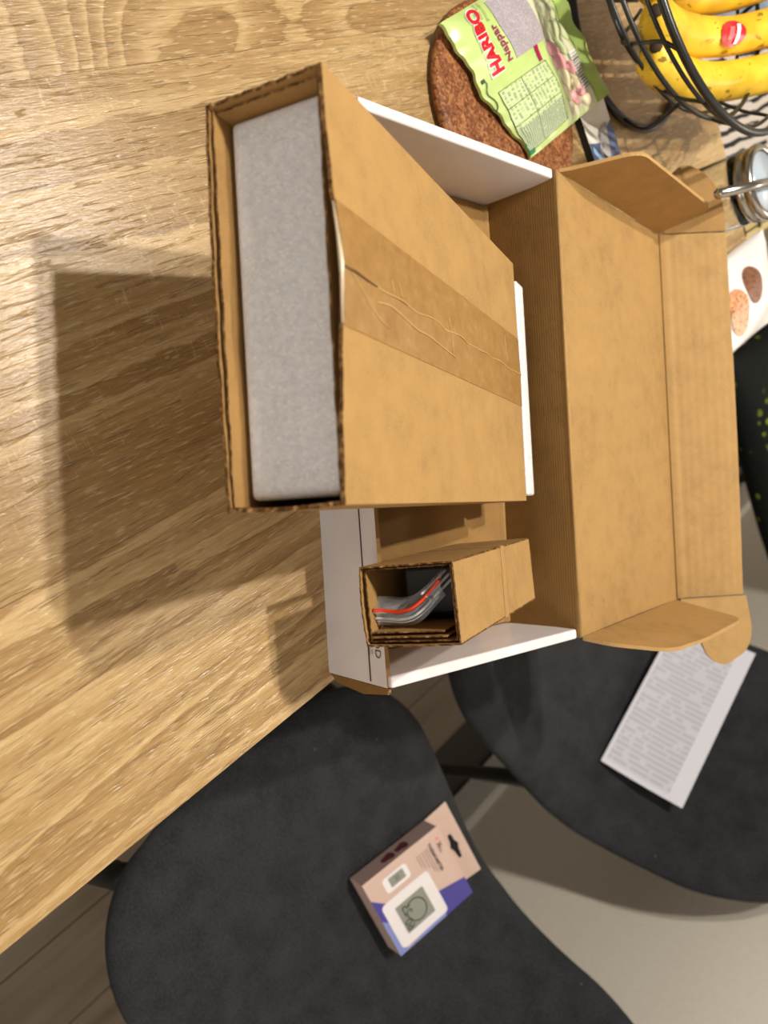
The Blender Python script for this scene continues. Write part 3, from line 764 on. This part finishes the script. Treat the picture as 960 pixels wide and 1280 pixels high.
for (s0, t0, mi_, rs, rt, an) in sweets:
    vs = []; fs = []; NR, NS = 7, 18
    for i in range(NR):
        r_ = math.sin(i/(NR-1)*PI/2)
        for k in range(NS):
            tt = 2*PI*k/NS; rad = 1 + .10*math.cos(3*tt+s0*20)
            x_, y_ = r_*rad*rs*.75*math.cos(tt), r_*rad*rt*.80*math.sin(tt)
            cs, sn = math.cos(an), math.sin(an)
            vs.append(Bg(s0+x_*cs-y_*sn, t0+x_*sn+y_*cs, .0006+.0030*math.cos(i/(NR-1)*PI/2)**0.8))
    for i in range(NR-1):
        for k in range(NS): fs.append([i*NS+k, i*NS+(k+1) % NS, (i+1)*NS+(k+1) % NS, (i+1)*NS+k])
    mk('foam_sweet', vs, fs, swm[mi_], SBG, smooth=True)
RED = plain('red_letter_print', (206, 22, 30), 0.3); WHT = plain('white_letter_print', (246, 240, 238), 0.3); MAG = plain('magenta_letter_print', (150, 20, 90), 0.35)
# text frame: reading along -s, letter feet towards +t
def Tf(s0, t0, off, shear=0.0, kx=1.0, ky=1.0):
    return lambda x, y: Bg(s0 - x*kx/0.135, t0 - y*ky/0.174 + shear*x/0.135, off)
text_on('logo_outline', 'HARIBO', 0.0165, Tf(.228, .168, .0008, .20, .92, 1.1), WHT, SBG, offset=.0018)
text_on('logo_lettering', 'HARIBO', 0.0165, Tf(.228, .168, .0014, .20, .92, 1.1), RED, SBG, offset=.0008)
text_on('flavour_lettering', 'Nappar', 0.0108, Tf(.290, .262, .0010, .15, 1.0, 1), MAG, SBG, offset=.0002)
text_on('slogan_lettering', 'Kids and', 0.0040, Tf(.06, .245, .0012, .18), plain('olive_ink', (92, 100, 60), .4), SBG)
text_on('slogan_lettering', 'grown-ups', 0.0040, Tf(.075, .275, .0012, .18), bpy.data.materials['olive_ink'], SBG)
patch('green_badge', [(.90, -.01), (.985, -.02), (.985, .06), (.90, .07)], plain('teal_badge', (40, 132, 92), .4), .0009, 6)
tube('squiggle_print', [Bg(s_, t_2, .0010) for s_, t_2 in spline2([(.418, .026), (.44, .035), (.49, .018), (.55, .02), (.59, .015), (.612, -.005), (.60, -.02)], 5)], .0004, plain('dark_green_print', (60, 78, 40), .4), SBG, seg=5)
for s_, t_2 in ((.418, .026), (.612, -.018)):
    patch('print_dot', [(s_-.012, t_2-.010), (s_+.012, t_2-.010), (s_+.012, t_2+.010), (s_-.012, t_2+.010)], bpy.data.materials['dark_green_print'], .001, 3)

# ------------------------------------------------------------------ blue and white card beside the trivet
cd = thing('picture_carton', 'flat white and blue picture carton between cork trivet and fruit basket', 'box', (-0.055, 0.72, 0))
cpts = [V((-0.0850, 0.668, .008)), V((-0.0305, 0.7090, .008)), V((-0.0300, 0.7720, .008)), V((-0.0850, 0.7480, .008))]
c0_, cu_ = V((-0.0815, 0.7080, .008)), V((0.0560, 0.0060, 0))
e_s = V((0.0990, 0.0050, 0)); e_t = V((-0.002, 0.0500, 0))
P_c = lambda s, t: V((-0.098, 0.7020, .008)) + e_s*s + e_t*t
prism('carton_body', [P_c(0, 0), P_c(1, 0), P_c(1, 1), P_c(0, 1)], (0, 0, -.0078), [plain('carton_white', (236, 230, 220), .3), BLACKM, plain('carton_dark_side', (26, 26, 28), .5)], cd)
BLU = plain('slate_blue_print', (96, 108, 142), .3); LBL = plain('light_blue_print', (150, 180, 214), .3); GRY = plain('grey_print', (178, 174, 172), .3)
def flatp(nm, pts, mat, F, par, off=.0003, th=.0002): return prism(nm, [F(*p_) + UZ*off for p_ in pts], (0, 0, -th), mat, par)
flatp('blue_print', [(.50, 0), (1, 0), (1, 1), (.36, 1), (.45, .62), (.54, .50)], BLU, P_c, cd)
flatp('grey_figure_print', [(.40, .50), (.56, .35), (.80, .30), (1, .55), (1, .70), (.72, .60), (.50, .72), (.36, .80)], GRY, P_c, cd, .0006)
flatp('light_blue_print', [(.53, .08), (.60, .05), (.76, .28), (.70, .33)], LBL, P_c, cd, .0008)
flatp('dark_figure_print', [(.62, .36), (.67, .34), (.76, .50), (.84, .52), (.84, .58), (.72, .55)], plain('charcoal_print', (58, 62, 74), .4), P_c, cd, .0010)

# ------------------------------------------------------------------ wire fruit basket with bananas
FB = thing('wire_fruit_basket', 'black wire fruit basket on the far left of the table holding bananas', 'basket', (-0.139, 0.83, 0))
bc = (-0.1600, 0.8820)
r1 = tube('rim_ring', circ((-0.1390, .8010), .1450, .1300, 96), .0036, WIRE, FB, seg=10, closed=True)
r2 = tube('wire_ring', circ((-0.1560, .8040), .1530, .1200, 96), .0019, WIRE, FB, seg=8, closed=True)
r3 = tube('wire_ring', circ((-0.1600, .8040), .1390, .0950, 96), .0023, WIRE, FB, seg=8, closed=True)
r4 = tube('wire_ring', circ((-0.1600, .8040), .1270, .0800, 96), .0018, WIRE, FB, seg=8, closed=True)
r5 = tube('wire_ring', circ((-0.1550, .8040), .0850, .0560, 64), .0018, WIRE, FB, seg=8, closed=True)
for k in range(14):
    t = 2*PI*k/14 + .21; cs, sn = math.cos(t), math.sin(t)
    tube('rib', spline([(-0.139+.145*cs, .801+.145*sn, .130), (-.156+.1515*cs, .804+.1515*sn, .118), (-.160+.137*cs, .804+.137*sn, .093), (-.155+.085*cs, .804+.085*sn, .0545), (-.152+.02*cs, .804+.02*sn, .050)], 5), .0017, WIRE, FB, seg=6)
ft = tube('foot_ring', circ((-.1390, .8400), .0950, .0043, 72), .0042, WIRE, FB, seg=10, closed=True)
for t in (-2.35, -0.60, 1.25, 2.6):
    cs, sn = math.cos(t), math.sin(t)
    a0 = V((-.139+.095*cs, .84+.095*sn, .005)); b0 = V((-.160+.137*cs, .804+.137*sn, .0930))
    tube('foot_strut', spline([a0, a0.lerp(b0, .5) + V((cs, sn, 0))*.016 - UZ*.004, b0], 7), .0021, WIRE, FB, seg=8)
# banana
def mat_banana():
    t = NT('ripe_banana_skin')
    f = t.noise(t.coord('Object'), 16, 3, .6); sp = t.noise(t.coord('Object', (1, .35, 1)), 140, 3, .55, .5); w2 = t.noise(t.coord('Object', loc=(5, 5, 5)), 26, 2)
    col = t.ramp(f, [(0.3, (214, 166, 30)), (0.55, (242, 200, 52)), (0.75, (250, 216, 84))])
    k = t.math('MULTIPLY', t.ramp(sp, [(0.60, g(0)), (0.66, g(1))]), t.ramp(w2, [(0.38, g(0)), (0.52, g(1))]))
    col = t.mix(t.math('MULTIPLY', k, 0.8), col, lin((104, 66, 18)))
    return t.p(color=col, rough=0.42, normal=t.bump(f, .15, .002), spec=.4)
BAN = mat_banana(); BTIP = plain('banana_tip', (58, 40, 24), .8)
def banana(name, label, pts, R, stem_at_end=True):
    T_ = thing(name, label, 'banana', V(pts[0]), 'bananas in the wire basket')
    P = spline(pts, 8); n = len(P); vs = []; fs = []; S = 15
    up = UZ
    for i, p in enumerate(P):
        d = (P[min(i+1, n-1)]-P[max(i-1, 0)]).normalized(); x = d.cross(UZ).normalized(); y = x.cross(d).normalized()
        q = i/(n-1); rad = R*min(1.0, (0.30+q*6.5) if q < .12 else 1.0)*(1.0 if q < .8 else max(.32, 1-((q-.8)/.2)**1.5*.72))
        for k in range(S):
            t = 2*PI*k/S + .3; rr_ = rad*(1+.055*math.cos(5*t))
            vs.append(p + x*(rr_*math.cos(t)) + y*(rr_*math.sin(t)))
    for i in range(n-1):
        for k in range(S): fs.append([i*S+k, i*S+(k+1) % S, (i+1)*S+(k+1) % S, (i+1)*S+k])
    fs += [list(range(S)), list(range((n-1)*S, n*S))]
    mk('peel', vs, fs, BAN, T_, smooth=True)
    d = (P[0]-P[1]).normalized()
    tube('blossom_tip', [P[0]-d*.002, P[0]+d*.0025, P[0]+d*.004], [R*.34, R*.30, R*.12], BTIP, T_, seg=10)
    d = (P[-1]-P[-2]).normalized()
    tube('stem', [P[-1]-d*.002, P[-1]+d*.02], [R*.34, R*.30], plain(name+'_stem', (170, 150, 60), .6), T_, seg=8)
    return T_
BPATH = [(-.1190, .690, .108), (-.1120, .715, .098), (-.1040, .757, .091), (-.0965, .812, .089), (-.0900, .868, .097), (-.0850, .915, .120), (-.0840, .940, .142)]
banana('banana', 'upper yellow banana with a red oval sticker in the wire basket', BPATH, .0170)
banana('banana', 'lower yellow banana nearest the basket rim, below the stickered one',
       [(-.0960, .702, .095), (-.0840, .720, .086), (-.0705, .759, .080), (-.0595, .812, .079), (-.0510, .868, .091), (-.0450, .912, .115), (-.0430, .935, .137)], .0180)
banana('banana', 'banana mostly hidden behind the stickered one, at the top edge of the photo',
       [(-.1620, .690, .106), (-.1540, .715, .096), (-.1420, .757, .088), (-.1340, .812, .086), (-.1300, .868, .095), (-.1270, .915, .118), (-.1260, .940, .140)], .0165)
BP_ = spline(BPATH, 12)
def Fstk(s, t):
    i = 35.5 + 9.5*t; k = int(i); p = BP_[k].lerp(BP_[k+1], i-k); d = (BP_[k+1]-BP_[k]).normalized()
    x = d.cross(UZ).normalized(); y = x.cross(d).normalized(); a = 1.28 + 1.25*(s-.5)
    n = x*math.cos(a) + y*math.sin(a)
    return p + n*(.0170*1.057+.0004), n
def stk_patch(nm, pts, mat, off, par=None):
    vs = [Fstk(.5, .5)[0] + Fstk(.5, .5)[1]*off] if nm == 'fruit_sticker' else []
    for q in pts:
        p, n = Fstk(*q); vs.append(p + n*off)
    k = len(pts)
    return mk(nm, vs, [[0, 1+i, 1+(i+1) % k] for i in range(k)] if nm == 'fruit_sticker' else [list(range(k))], mat, par)
stk = stk_patch('fruit_sticker', [(.5+.5*math.cos(t*PI/14), .5+.5*math.sin(t*PI/14)) for t in range(28)], plain('red_sticker', (222, 26, 38), .3), .0003)
tag(stk, 'red oval fruit sticker with a white stroke on the upper banana', 'sticker')
def stk_strip(nm, s0, s1, t0, t1, mat, slant=0.0):
    vs = []; n_ = 8
    for k in range(n_+1):
        a_ = s0+(s1-s0)*k/n_
        for tt in (t0, t1):
            p, n = Fstk(a_, tt + slant*(k/n_-.5)); vs.append(p + n*.0009)
    mk(nm, vs, [[2*k, 2*k+1, 2*k+3, 2*k+2] for k in range(n_)], mat, stk)
stk_strip('white_stroke', .12, .84, .60, .74, WHT, .10)
stk_strip('pink_block', .30, .74, .30, .50, plain('pink_print', (240, 110, 112), .3), .10)
# pale paper over the bananas
def Fpap(s, t):
    x = -.190+.062*s; y = .730+.085*t
    return V((x, y, .121+.006*math.sin(s*5+t*7)+.004*math.sin(t*19))), UZ
tag(sheet('paper_bag', Fpap, 14, 14, .0012, plain('cream_paper', (226, 214, 190), .8)), 'crumpled cream paper lying over the bananas at the top edge of the photo', 'paper')

# ------------------------------------------------------------------ glass jar with steel lid and bar
def mat_glass():
    t = NT('clear_glass')
    t.p(color=(250, 252, 250), rough=0.03, trans=1.0, ior=1.45)
    return t.m
GL = mat_glass()
STL = plain('brushed_steel', (172, 166, 158), .22, metal=1.0)
jc = (.0515, .8450)
JR = thing('storage_jar', 'glass storage jar with steel ring lid and bar handle near the table corner', 'jar', (jc[0], jc[1], 0))
jz = .008
lathe('glass_body', [(0, .0005), (.032, .0005), (.0355, .004), (.0365, .012), (.0365, .074), (.0335, .084), (.0320, .084), (.0345, .073), (.0345, .012), (.032, .0055), (0, .0045)], (jc[0], jc[1], 0), GL, JR, seg=48)
lathe('lid_ring', [(.0332, .0760), (.0368, .0760), (.0378, .0785), (.0368, .0815), (.0352, .0830), (.0352, .0850), (.0378, .0865), (.0383, .0905), (.0368, .0935), (.0330, .0945), (.0305, .0935), (.0305, .0900), (.0332, .0880), (.0332, .0760)], (jc[0], jc[1], jz), STL, JR, seg=56)
lathe('lid_disc', [(0, .0890), (.0302, .0890), (.0302, .0915), (0, .0925)], (jc[0], jc[1], jz), plain('bluish_plastic_disc', (182, 194, 204), .25), JR, seg=40)
tube('bar_handle', [V((.0400, .7200, .1082)), V((.0610, .9050, .1087))], .0046, STL, JR, seg=20)

# ------------------------------------------------------------------ biscuit bag near the far corner
CBG = thing('biscuit_bag', 'white biscuit bag printed with two brown cookies at the far table corner', 'bag', (.165, .90, 0))
k00, k10, k11, k01 = V((.1270, .872, .010)), V((.2330, .826, .008)), V((.2320, 1.010, .008)), V((.1190, 1.030, .012))
def Ck(s, t, off=0.0):
    p = k00*(1-s)*(1-t) + k10*s*(1-t) + k11*s*t + k01*(1-s)*t
    z = .020*(math.sin(PI*min(max(s, 0), 1))**.6)*(math.sin(PI*min(max(t, 0), 1))**.5) + .0012*math.sin(s*13+t*7)
    return p + UZ*(z+off)
sheet('bag_film', lambda s, t: (Ck(s, t), UZ), 30, 30, .006, plain('glossy_white_film', (240, 237, 234), .28, spec=.6), CBG)
def mat_cookie(nm, a_, b_, c_):
    t = NT(nm); f = t.noise(t.coord('Object'), 210, 3, .7); k = t.vor(t.coord('Object'), 190, 'F1')
    col = t.mix(t.ramp(k, [(.18, g(1)), (.34, g(0))]), t.ramp(f, [(.35, a_), (.65, b_)]), lin(c_))
    return t.p(color=col, rough=.4)
def oval(nm, s0, t0, rs, rt, an, mat, off):
    vs = [Ck(s0, t0, off)]; fs = []
    for r_ in (.5, 1):
        for k in range(28):
            tt = 2*PI*k/28; x_, y_ = rs*r_*math.cos(tt), rt*r_*math.sin(tt)
            vs.append(Ck(s0+x_*math.cos(an)-y_*math.sin(an), t0+x_*math.sin(an)+y_*math.cos(an), off))
    for k in range(28):
        fs.append([0, 1+k, 1+(k+1) % 28]); fs.append([1+k, 29+k, 29+(k+1) % 28, 1+(k+1) % 28])
    mk(nm, vs, fs, mat, CBG)
oval('printed_cookie', .40, .46, .22, .13, .35, mat_cookie('dark_cookie_print', (110, 66, 44), (150, 98, 70), (60, 32, 20)), .0008)
oval('printed_cookie', .58, .24, .27, .11, .25, mat_cookie('light_cookie_print', (198, 128, 86), (232, 176, 128), (96, 54, 32)), .0014)
DI = plain('dark_ink', (70, 58, 54), .4)
for s0, t0, w_, h_ in ((.46, .055, .016, .012), (.60, .045, .05, .014), (.86, .09, .05, .012)):
    vs = [Ck(s0+x_, t0+y_, .0012) for x_, y_ in ((-w_, -h_), (w_, -h_+.02), (w_, h_+.02), (-w_, h_))]
    mk('printed_mark', vs, [[0, 1, 2, 3]], DI, CBG)

# ------------------------------------------------------------------ floral cushion on the far chair
def mat_floral():
    t = NT('dark_leaf_print_fabric')
    f = t.vor(t.coord('Object', (1, 1, 1)), 42, 'F1'); n_ = t.noise(t.coord('Object'), 20, 2)
    k = t.math('MULTIPLY', t.ramp(f, [(.20, g(1)), (.30, g(0))]), t.ramp(n_, [(.52, g(0)), (.60, g(1))]))
    col = t.mix(k, lin((14, 18, 15)), lin((128, 140, 34)))
    return t.p(color=col, rough=.8, spec=.2)
CU = thing('floral_cushion', 'black cushion with green leaf and cream flower print beyond the table corner', 'cushion', (.66, 1.62, -.27))
vs = []; fs = []; N_ = 26
for i in range(N_+1):
    for j in range(N_+1):
        s, t = i/N_*2-1, j/N_*2-1
        k = max(0, (1-abs(s)**2.6))**.5*max(0, (1-abs(t)**2.6))**.5
        pin = 1-.06*(1-abs(s)**2)*(abs(t)**4)
        vs.append(V((.610+.270*s*(1-.07*(1-t*t)*abs(s)), 1.530+.250*t*(1-.07*(1-s*s)*abs(t)), -.207+.060*k)))
off = len(vs)
for v in list(vs): vs.append(V((v.x, v.y, -.207-1.15*(v.z+.207))))
for i in range(N_):
    for j in range(N_):
        a_ = i*(N_+1)+j
        fs.append([a_, a_+1, a_+N_+2, a_+N_+1]); fs.append([off+a_, off+a_+N_+1, off+a_+N_+2, off+a_+1])
mk('cushion_cover', vs, fs, mat_floral(), CU, smooth=True)
fl = []
for k in range(40):
    t = 2*PI*k/40; r_ = .032*(1+.18*abs(math.sin(2.5*t)))
    fl.append(V((.640+r_*1.1*math.cos(t), 1.330+r_*.7*math.sin(t), -.150+(.5*r_*math.sin(t)))))
prism('printed_flower', fl, (0, 0.0005, -.001), plain('cream_flower_print', (150, 136, 108), .8), CU)

# ------------------------------------------------------------------ side shelf beyond the table end, with tea towel and wire rack
SH = thing('side_shelf', 'pale wooden side shelf standing beyond the far end of the table', 'shelf', (.05, 1.30, -.74))
prism('shelf_top', [(-.35, 1.02, -.040), (.135, 1.02, -.040), (.135, 1.42, -.040), (-.35, 1.42, -.040)], (0, 0, -.02), plain('pale_shelf_wood', (196, 172, 112), .5), SH)
for x in (-.33, .115):
    for y in (1.04, 1.40):
        box('leg', (x, y, -.400), .03, .03, .68, plain('shelf_leg_wood', (180, 156, 104), .5) if (x, y) == (-.33, 1.04) else bpy.data.materials['shelf_leg_wood'], SH)
def mat_stripe():
    t = NT('black_white_striped_cloth')
    s = t.n('ShaderNodeSeparateXYZ'); t.l(t.coord('Object'), s.inputs[0])
    wv = t.math('FRACT', t.math('ADD', t.math('MULTIPLY', s.outputs[0], 66), t.math('MULTIPLY', t.noise(t.coord('Object'), 20, 2), .8)))
    br = t.noise(t.coord('Object', (60, 14, 1)), 1, 2)
    k = t.math('MULTIPLY', t.math('GREATER_THAN', wv, .60), t.math('GREATER_THAN', br, .40))
    return t.p(color=t.mix(k, lin((196, 184, 172)), lin((20, 20, 22))), rough=.85)
def Ftow(s, t): return V((-.115+.160*s, 1.025+.32*t, -.0360+.0016*math.sin(s*9)*math.sin(t*7))), UZ
tag(sheet('tea_towel', Ftow, 20, 20, .002, mat_stripe()), 'black and white striped tea towel on the side shelf behind the bananas', 'towel')
def Fbt(s, t): return V((-.33+.205*s, 1.025+.32*t, -.0330+.003*math.sin(s*9)*math.sin(t*7))), UZ
tag(sheet('folded_cloth', Fbt, 16, 16, .003, mat_fabric('blue_grey_cloth', (128, 138, 152))), 'blue-grey folded cloth on the side shelf beside the striped towel', 'cloth')
RK = thing('wire_rack', 'thin black wire rack lying on the side shelf near the jar', 'rack', (.10, 1.2, -.04))
for k in range(4):
    x = .060+k*.021
    tube('rack_wire', [(x, 1.035, -.0335), (x, 1.36, -.0335)], .0012, WIRE, RK, seg=6)
for k in range(7):
    y = 1.04+k*.052
    tube('rack_wire', [(.055, y, -.0365), (.128, y, -.0365)], .0018, WIRE, RK, seg=6)

# ------------------------------------------------------------------ thermometer pack on the nearest chair
PK = thing('thermometer_pack', 'pink and blue hang pack of a small display thermometer on the nearest chair seat', 'package', (.67, .31, -.275))
f0, f1, f2, f3 = V((.6060, .2467, -.250)), V((.6286, .3693, -.250)), V((.7486, .3762, -.250)), V((.7235, .2498, -.250))
pz = -.2745
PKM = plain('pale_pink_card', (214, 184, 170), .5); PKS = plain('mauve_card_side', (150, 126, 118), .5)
def dn(v_, z=pz): return V((v_.x, v_.y, z))
def PF(s, t, o_=0.0): return f0*(1-s)*(1-t) + f1*s*(1-t) + f2*s*t + f3*(1-s)*t + UZ*o_
mk('carton_body', [f0, f1, f2, f3, dn(f0), dn(f1), dn(f2), dn(f3)], [[0, 1, 2, 3], [7, 6, 5, 4], [0, 4, 5, 1], [1, 5, 6, 2], [2, 6, 7, 3], [3, 7, 4, 0]], [PKM, PKS], PK, mi=[0, 0, 1, 0, 0, 0], bevel=.0006)
b1, b2 = V((f1.x+.0005, f1.y, pz+.001)), V((f2.x-.002, f2.y, pz+.001))
tA, tB = V((.6330, .4090, pz+.001)), V((.7590, .4160, pz+.001))
def tabp(x, y): return b1*(1-x)*(1-y) + b2*x*(1-y) + tB*x*y + tA*(1-x)*y
# hang tab with the euro slot cut out: built as strips round the slot
slot = [(.40, .42), (.62, .58)]
for (x0, x1, y0, y1) in [(0, .38, 0, 1), (.66, 1, 0, 1), (.38, .66, 0, .44), (.38, .66, .62, 1)]:
    prism('hang_tab', [tabp(x0, y0), tabp(x1, y0), tabp(x1, y1), tabp(x0, y1)], (0, 0, -.0012), PKM, PK)
prism('hang_slot', [tabp(.36, .47) + UZ*.0004, tabp(.46, .42) + UZ*.0004, tabp(.52, .34) + UZ*.0004, tabp(.58, .42) + UZ*.0004, tabp(.70, .47) + UZ*.0004, tabp(.70, .58) + UZ*.0004, tabp(.58, .62) + UZ*.0004, tabp(.52, .70) + UZ*.0004, tabp(.46, .62) + UZ*.0004, tabp(.36, .58) + UZ*.0004],
      (0, 0, -.0003), plain('dark_slot', (14, 14, 14), .9), PK)
PB = plain('violet_blue_print', (78, 70, 152), .45); PBL = plain('sky_blue_print', (134, 146, 204), .45)
def pf(nm, pts, mat, o_=.0004): return prism(nm, [PF(x, y, o_) for x, y in pts], (0, 0, -.0003), mat, PK)
pf('blue_print', [(.60, .66), (1.0, .76), (1.0, 1.0), (.62, 1.0)], PB)
pf('blue_print', [(0, .22), (.12, .36), (.10, .98), (.62, .94), (.62, 1.0), (0, 1.0)], PBL, .0003)
pf('blue_print', [(0, .22), (.14, .38), (.08, .60), (0, .50)], PB, .0005)
def rrect(x0, x1, y0, y1, r=.05, n=5):
    o_ = []
    for cx_, cy_, a_ in ((x1-r, y1-r, 0), (x0+r, y1-r, PI/2), (x0+r, y0+r, PI), (x1-r, y0+r, 1.5*PI)):
        for k in range(n+1): o_.append((cx_+r*math.cos(a_+k*PI/2/n), cy_+r*math.sin(a_+k*PI/2/n)))
    return o_
WP = plain('white_device_print', (238, 232, 232), .4); LCD = plain('grey_display_print', (146, 148, 138), .4); LCI = plain('display_ink', (70, 76, 68), .4)
pf('printed_device', rrect(.055, .665, .355, .955), WP, .0006)
pf('printed_display', rrect(.175, .535, .475, .840, .01, 2), LCD, .0009)
pf('printed_device', rrect(.185, .495, .10, .285, .04), WP, .0006)
pf('printed_display', rrect(.255, .440, .130, .245, .01, 2), LCD, .0009)
def ptube(pts, r, mat, o_=.0012): tube('printed_arc', [PF(x, y, o_) for x, y in pts], r, mat, PK, seg=4)
ptube([(.37+.115*math.cos(t*PI/12), .66+.135*math.sin(t*PI/12)) for t in range(-9, 14)], .0008, LCI)
text_on('printed_digits', '25', .017, lambda x, y: PF(.27+y/.127, .56-x/.122*1.0+.02, .0012), LCI, PK, offset=.0002)
text_on('printed_digits', '60', .017, lambda x, y: PF(.23+y/.127, .755-x/.122, .0012), LCI, PK, offset=.0002)
text_on('printed_digits', '25', .008, lambda x, y: PF(.345+y/.127, .185+x/.122, .0012), LCI, PK)
DTX = plain('brown_text_print', (96, 80, 78), .5)
text_on('printed_text', 'THERMOMETER', .0068, lambda x, y: PF(.815+y/.127, .30+x/.122, .0006), DTX, PK, offset=.0002)
text_on('printed_text', 'X', .010, lambda x, y: PF(.92+y/.127, .20+x/.122, .0006), plain('wine_print', (120, 66, 72), .4), PK, offset=.0003)
text_on('printed_text', 'Xx.', .0085, lambda x, y: PF(.91+y/.127, .26+x/.122, .0006), DTX, PK)
pf('logo_dot', [(.935+.022*math.cos(t*PI/8), .125+.022*math.sin(t*PI/8)) for t in range(16)], plain('coral_print', (236, 150, 140), .3), .0007)
for k, (x_, l_) in enumerate(((.765, .34), (.735, .30), (.70, .22), (.66, .20), (.63, .16))):
    pf('text_line', [(x_, .14), (x_+.012, .14), (x_+.012, .14+l_), (x_, .14+l_)], plain('faint_text_print', (176, 150, 140), .5) if k == 0 else bpy.data.materials['faint_text_print'], .0005)
# cherries printed on the side face
for t in (.40, .58):
    p0 = dn(f0).lerp(f0, .55).lerp(dn(f1).lerp(f1, .55), t)
    nrm_ = V((-(f1-f0).y, (f1-f0).x, 0)).normalized()
    prism('printed_berries', [p0 + nrm_*.0004 + (f1-f0).normalized()*(.010*math.cos(k*PI/8)) + UZ*(.0065*math.sin(k*PI/8)*(1+.3*math.sin(k))) for k in range(16)], nrm_*-.0003, plain('berry_print', (84, 36, 44), .5), PK)

# ------------------------------------------------------------------ printed sheet leaning in the second chair
zA = -.262; sc_ = (.43-zA)/.71
A_ = V((.819*sc_, .712*sc_, zA)); e1_ = V((-0.3202, 0.9442, 0.0768)).normalized(); e2_ = V((0.5184, 0.1068, 0.8484)).normalized()
LW, LLn = .135*sc_, .300*sc_
nn_ = e1_.cross(e2_).normalized()
if nn_.dot(V((0, 0, .43))-A_) < 0: nn_ = -nn_
def Fsh(s, t):
    return A_ + e2_*(LW*s) + e1_*(LLn*t) - nn_*(.004*math.sin(PI*s)), nn_
shp = plain('white_paper', (226, 224, 232), .7)
sh = sheet('printed_sheet', Fsh, 8, 12, .0006, shp)
tag(sh, 'white sheet of grey printed lines leaning in the second chair below the lid', 'paper')
def Fpr(s, t):
    p, n = Fsh(.045+.77*s, .03+.94*t); return p + n*.0006, n
sheet('printed_lines', Fpr, 8, 12, .0003, mat_fineprint('grey_line_print', (210, 208, 216), (184, 182, 190), 30, 7, .42, .7), sh)
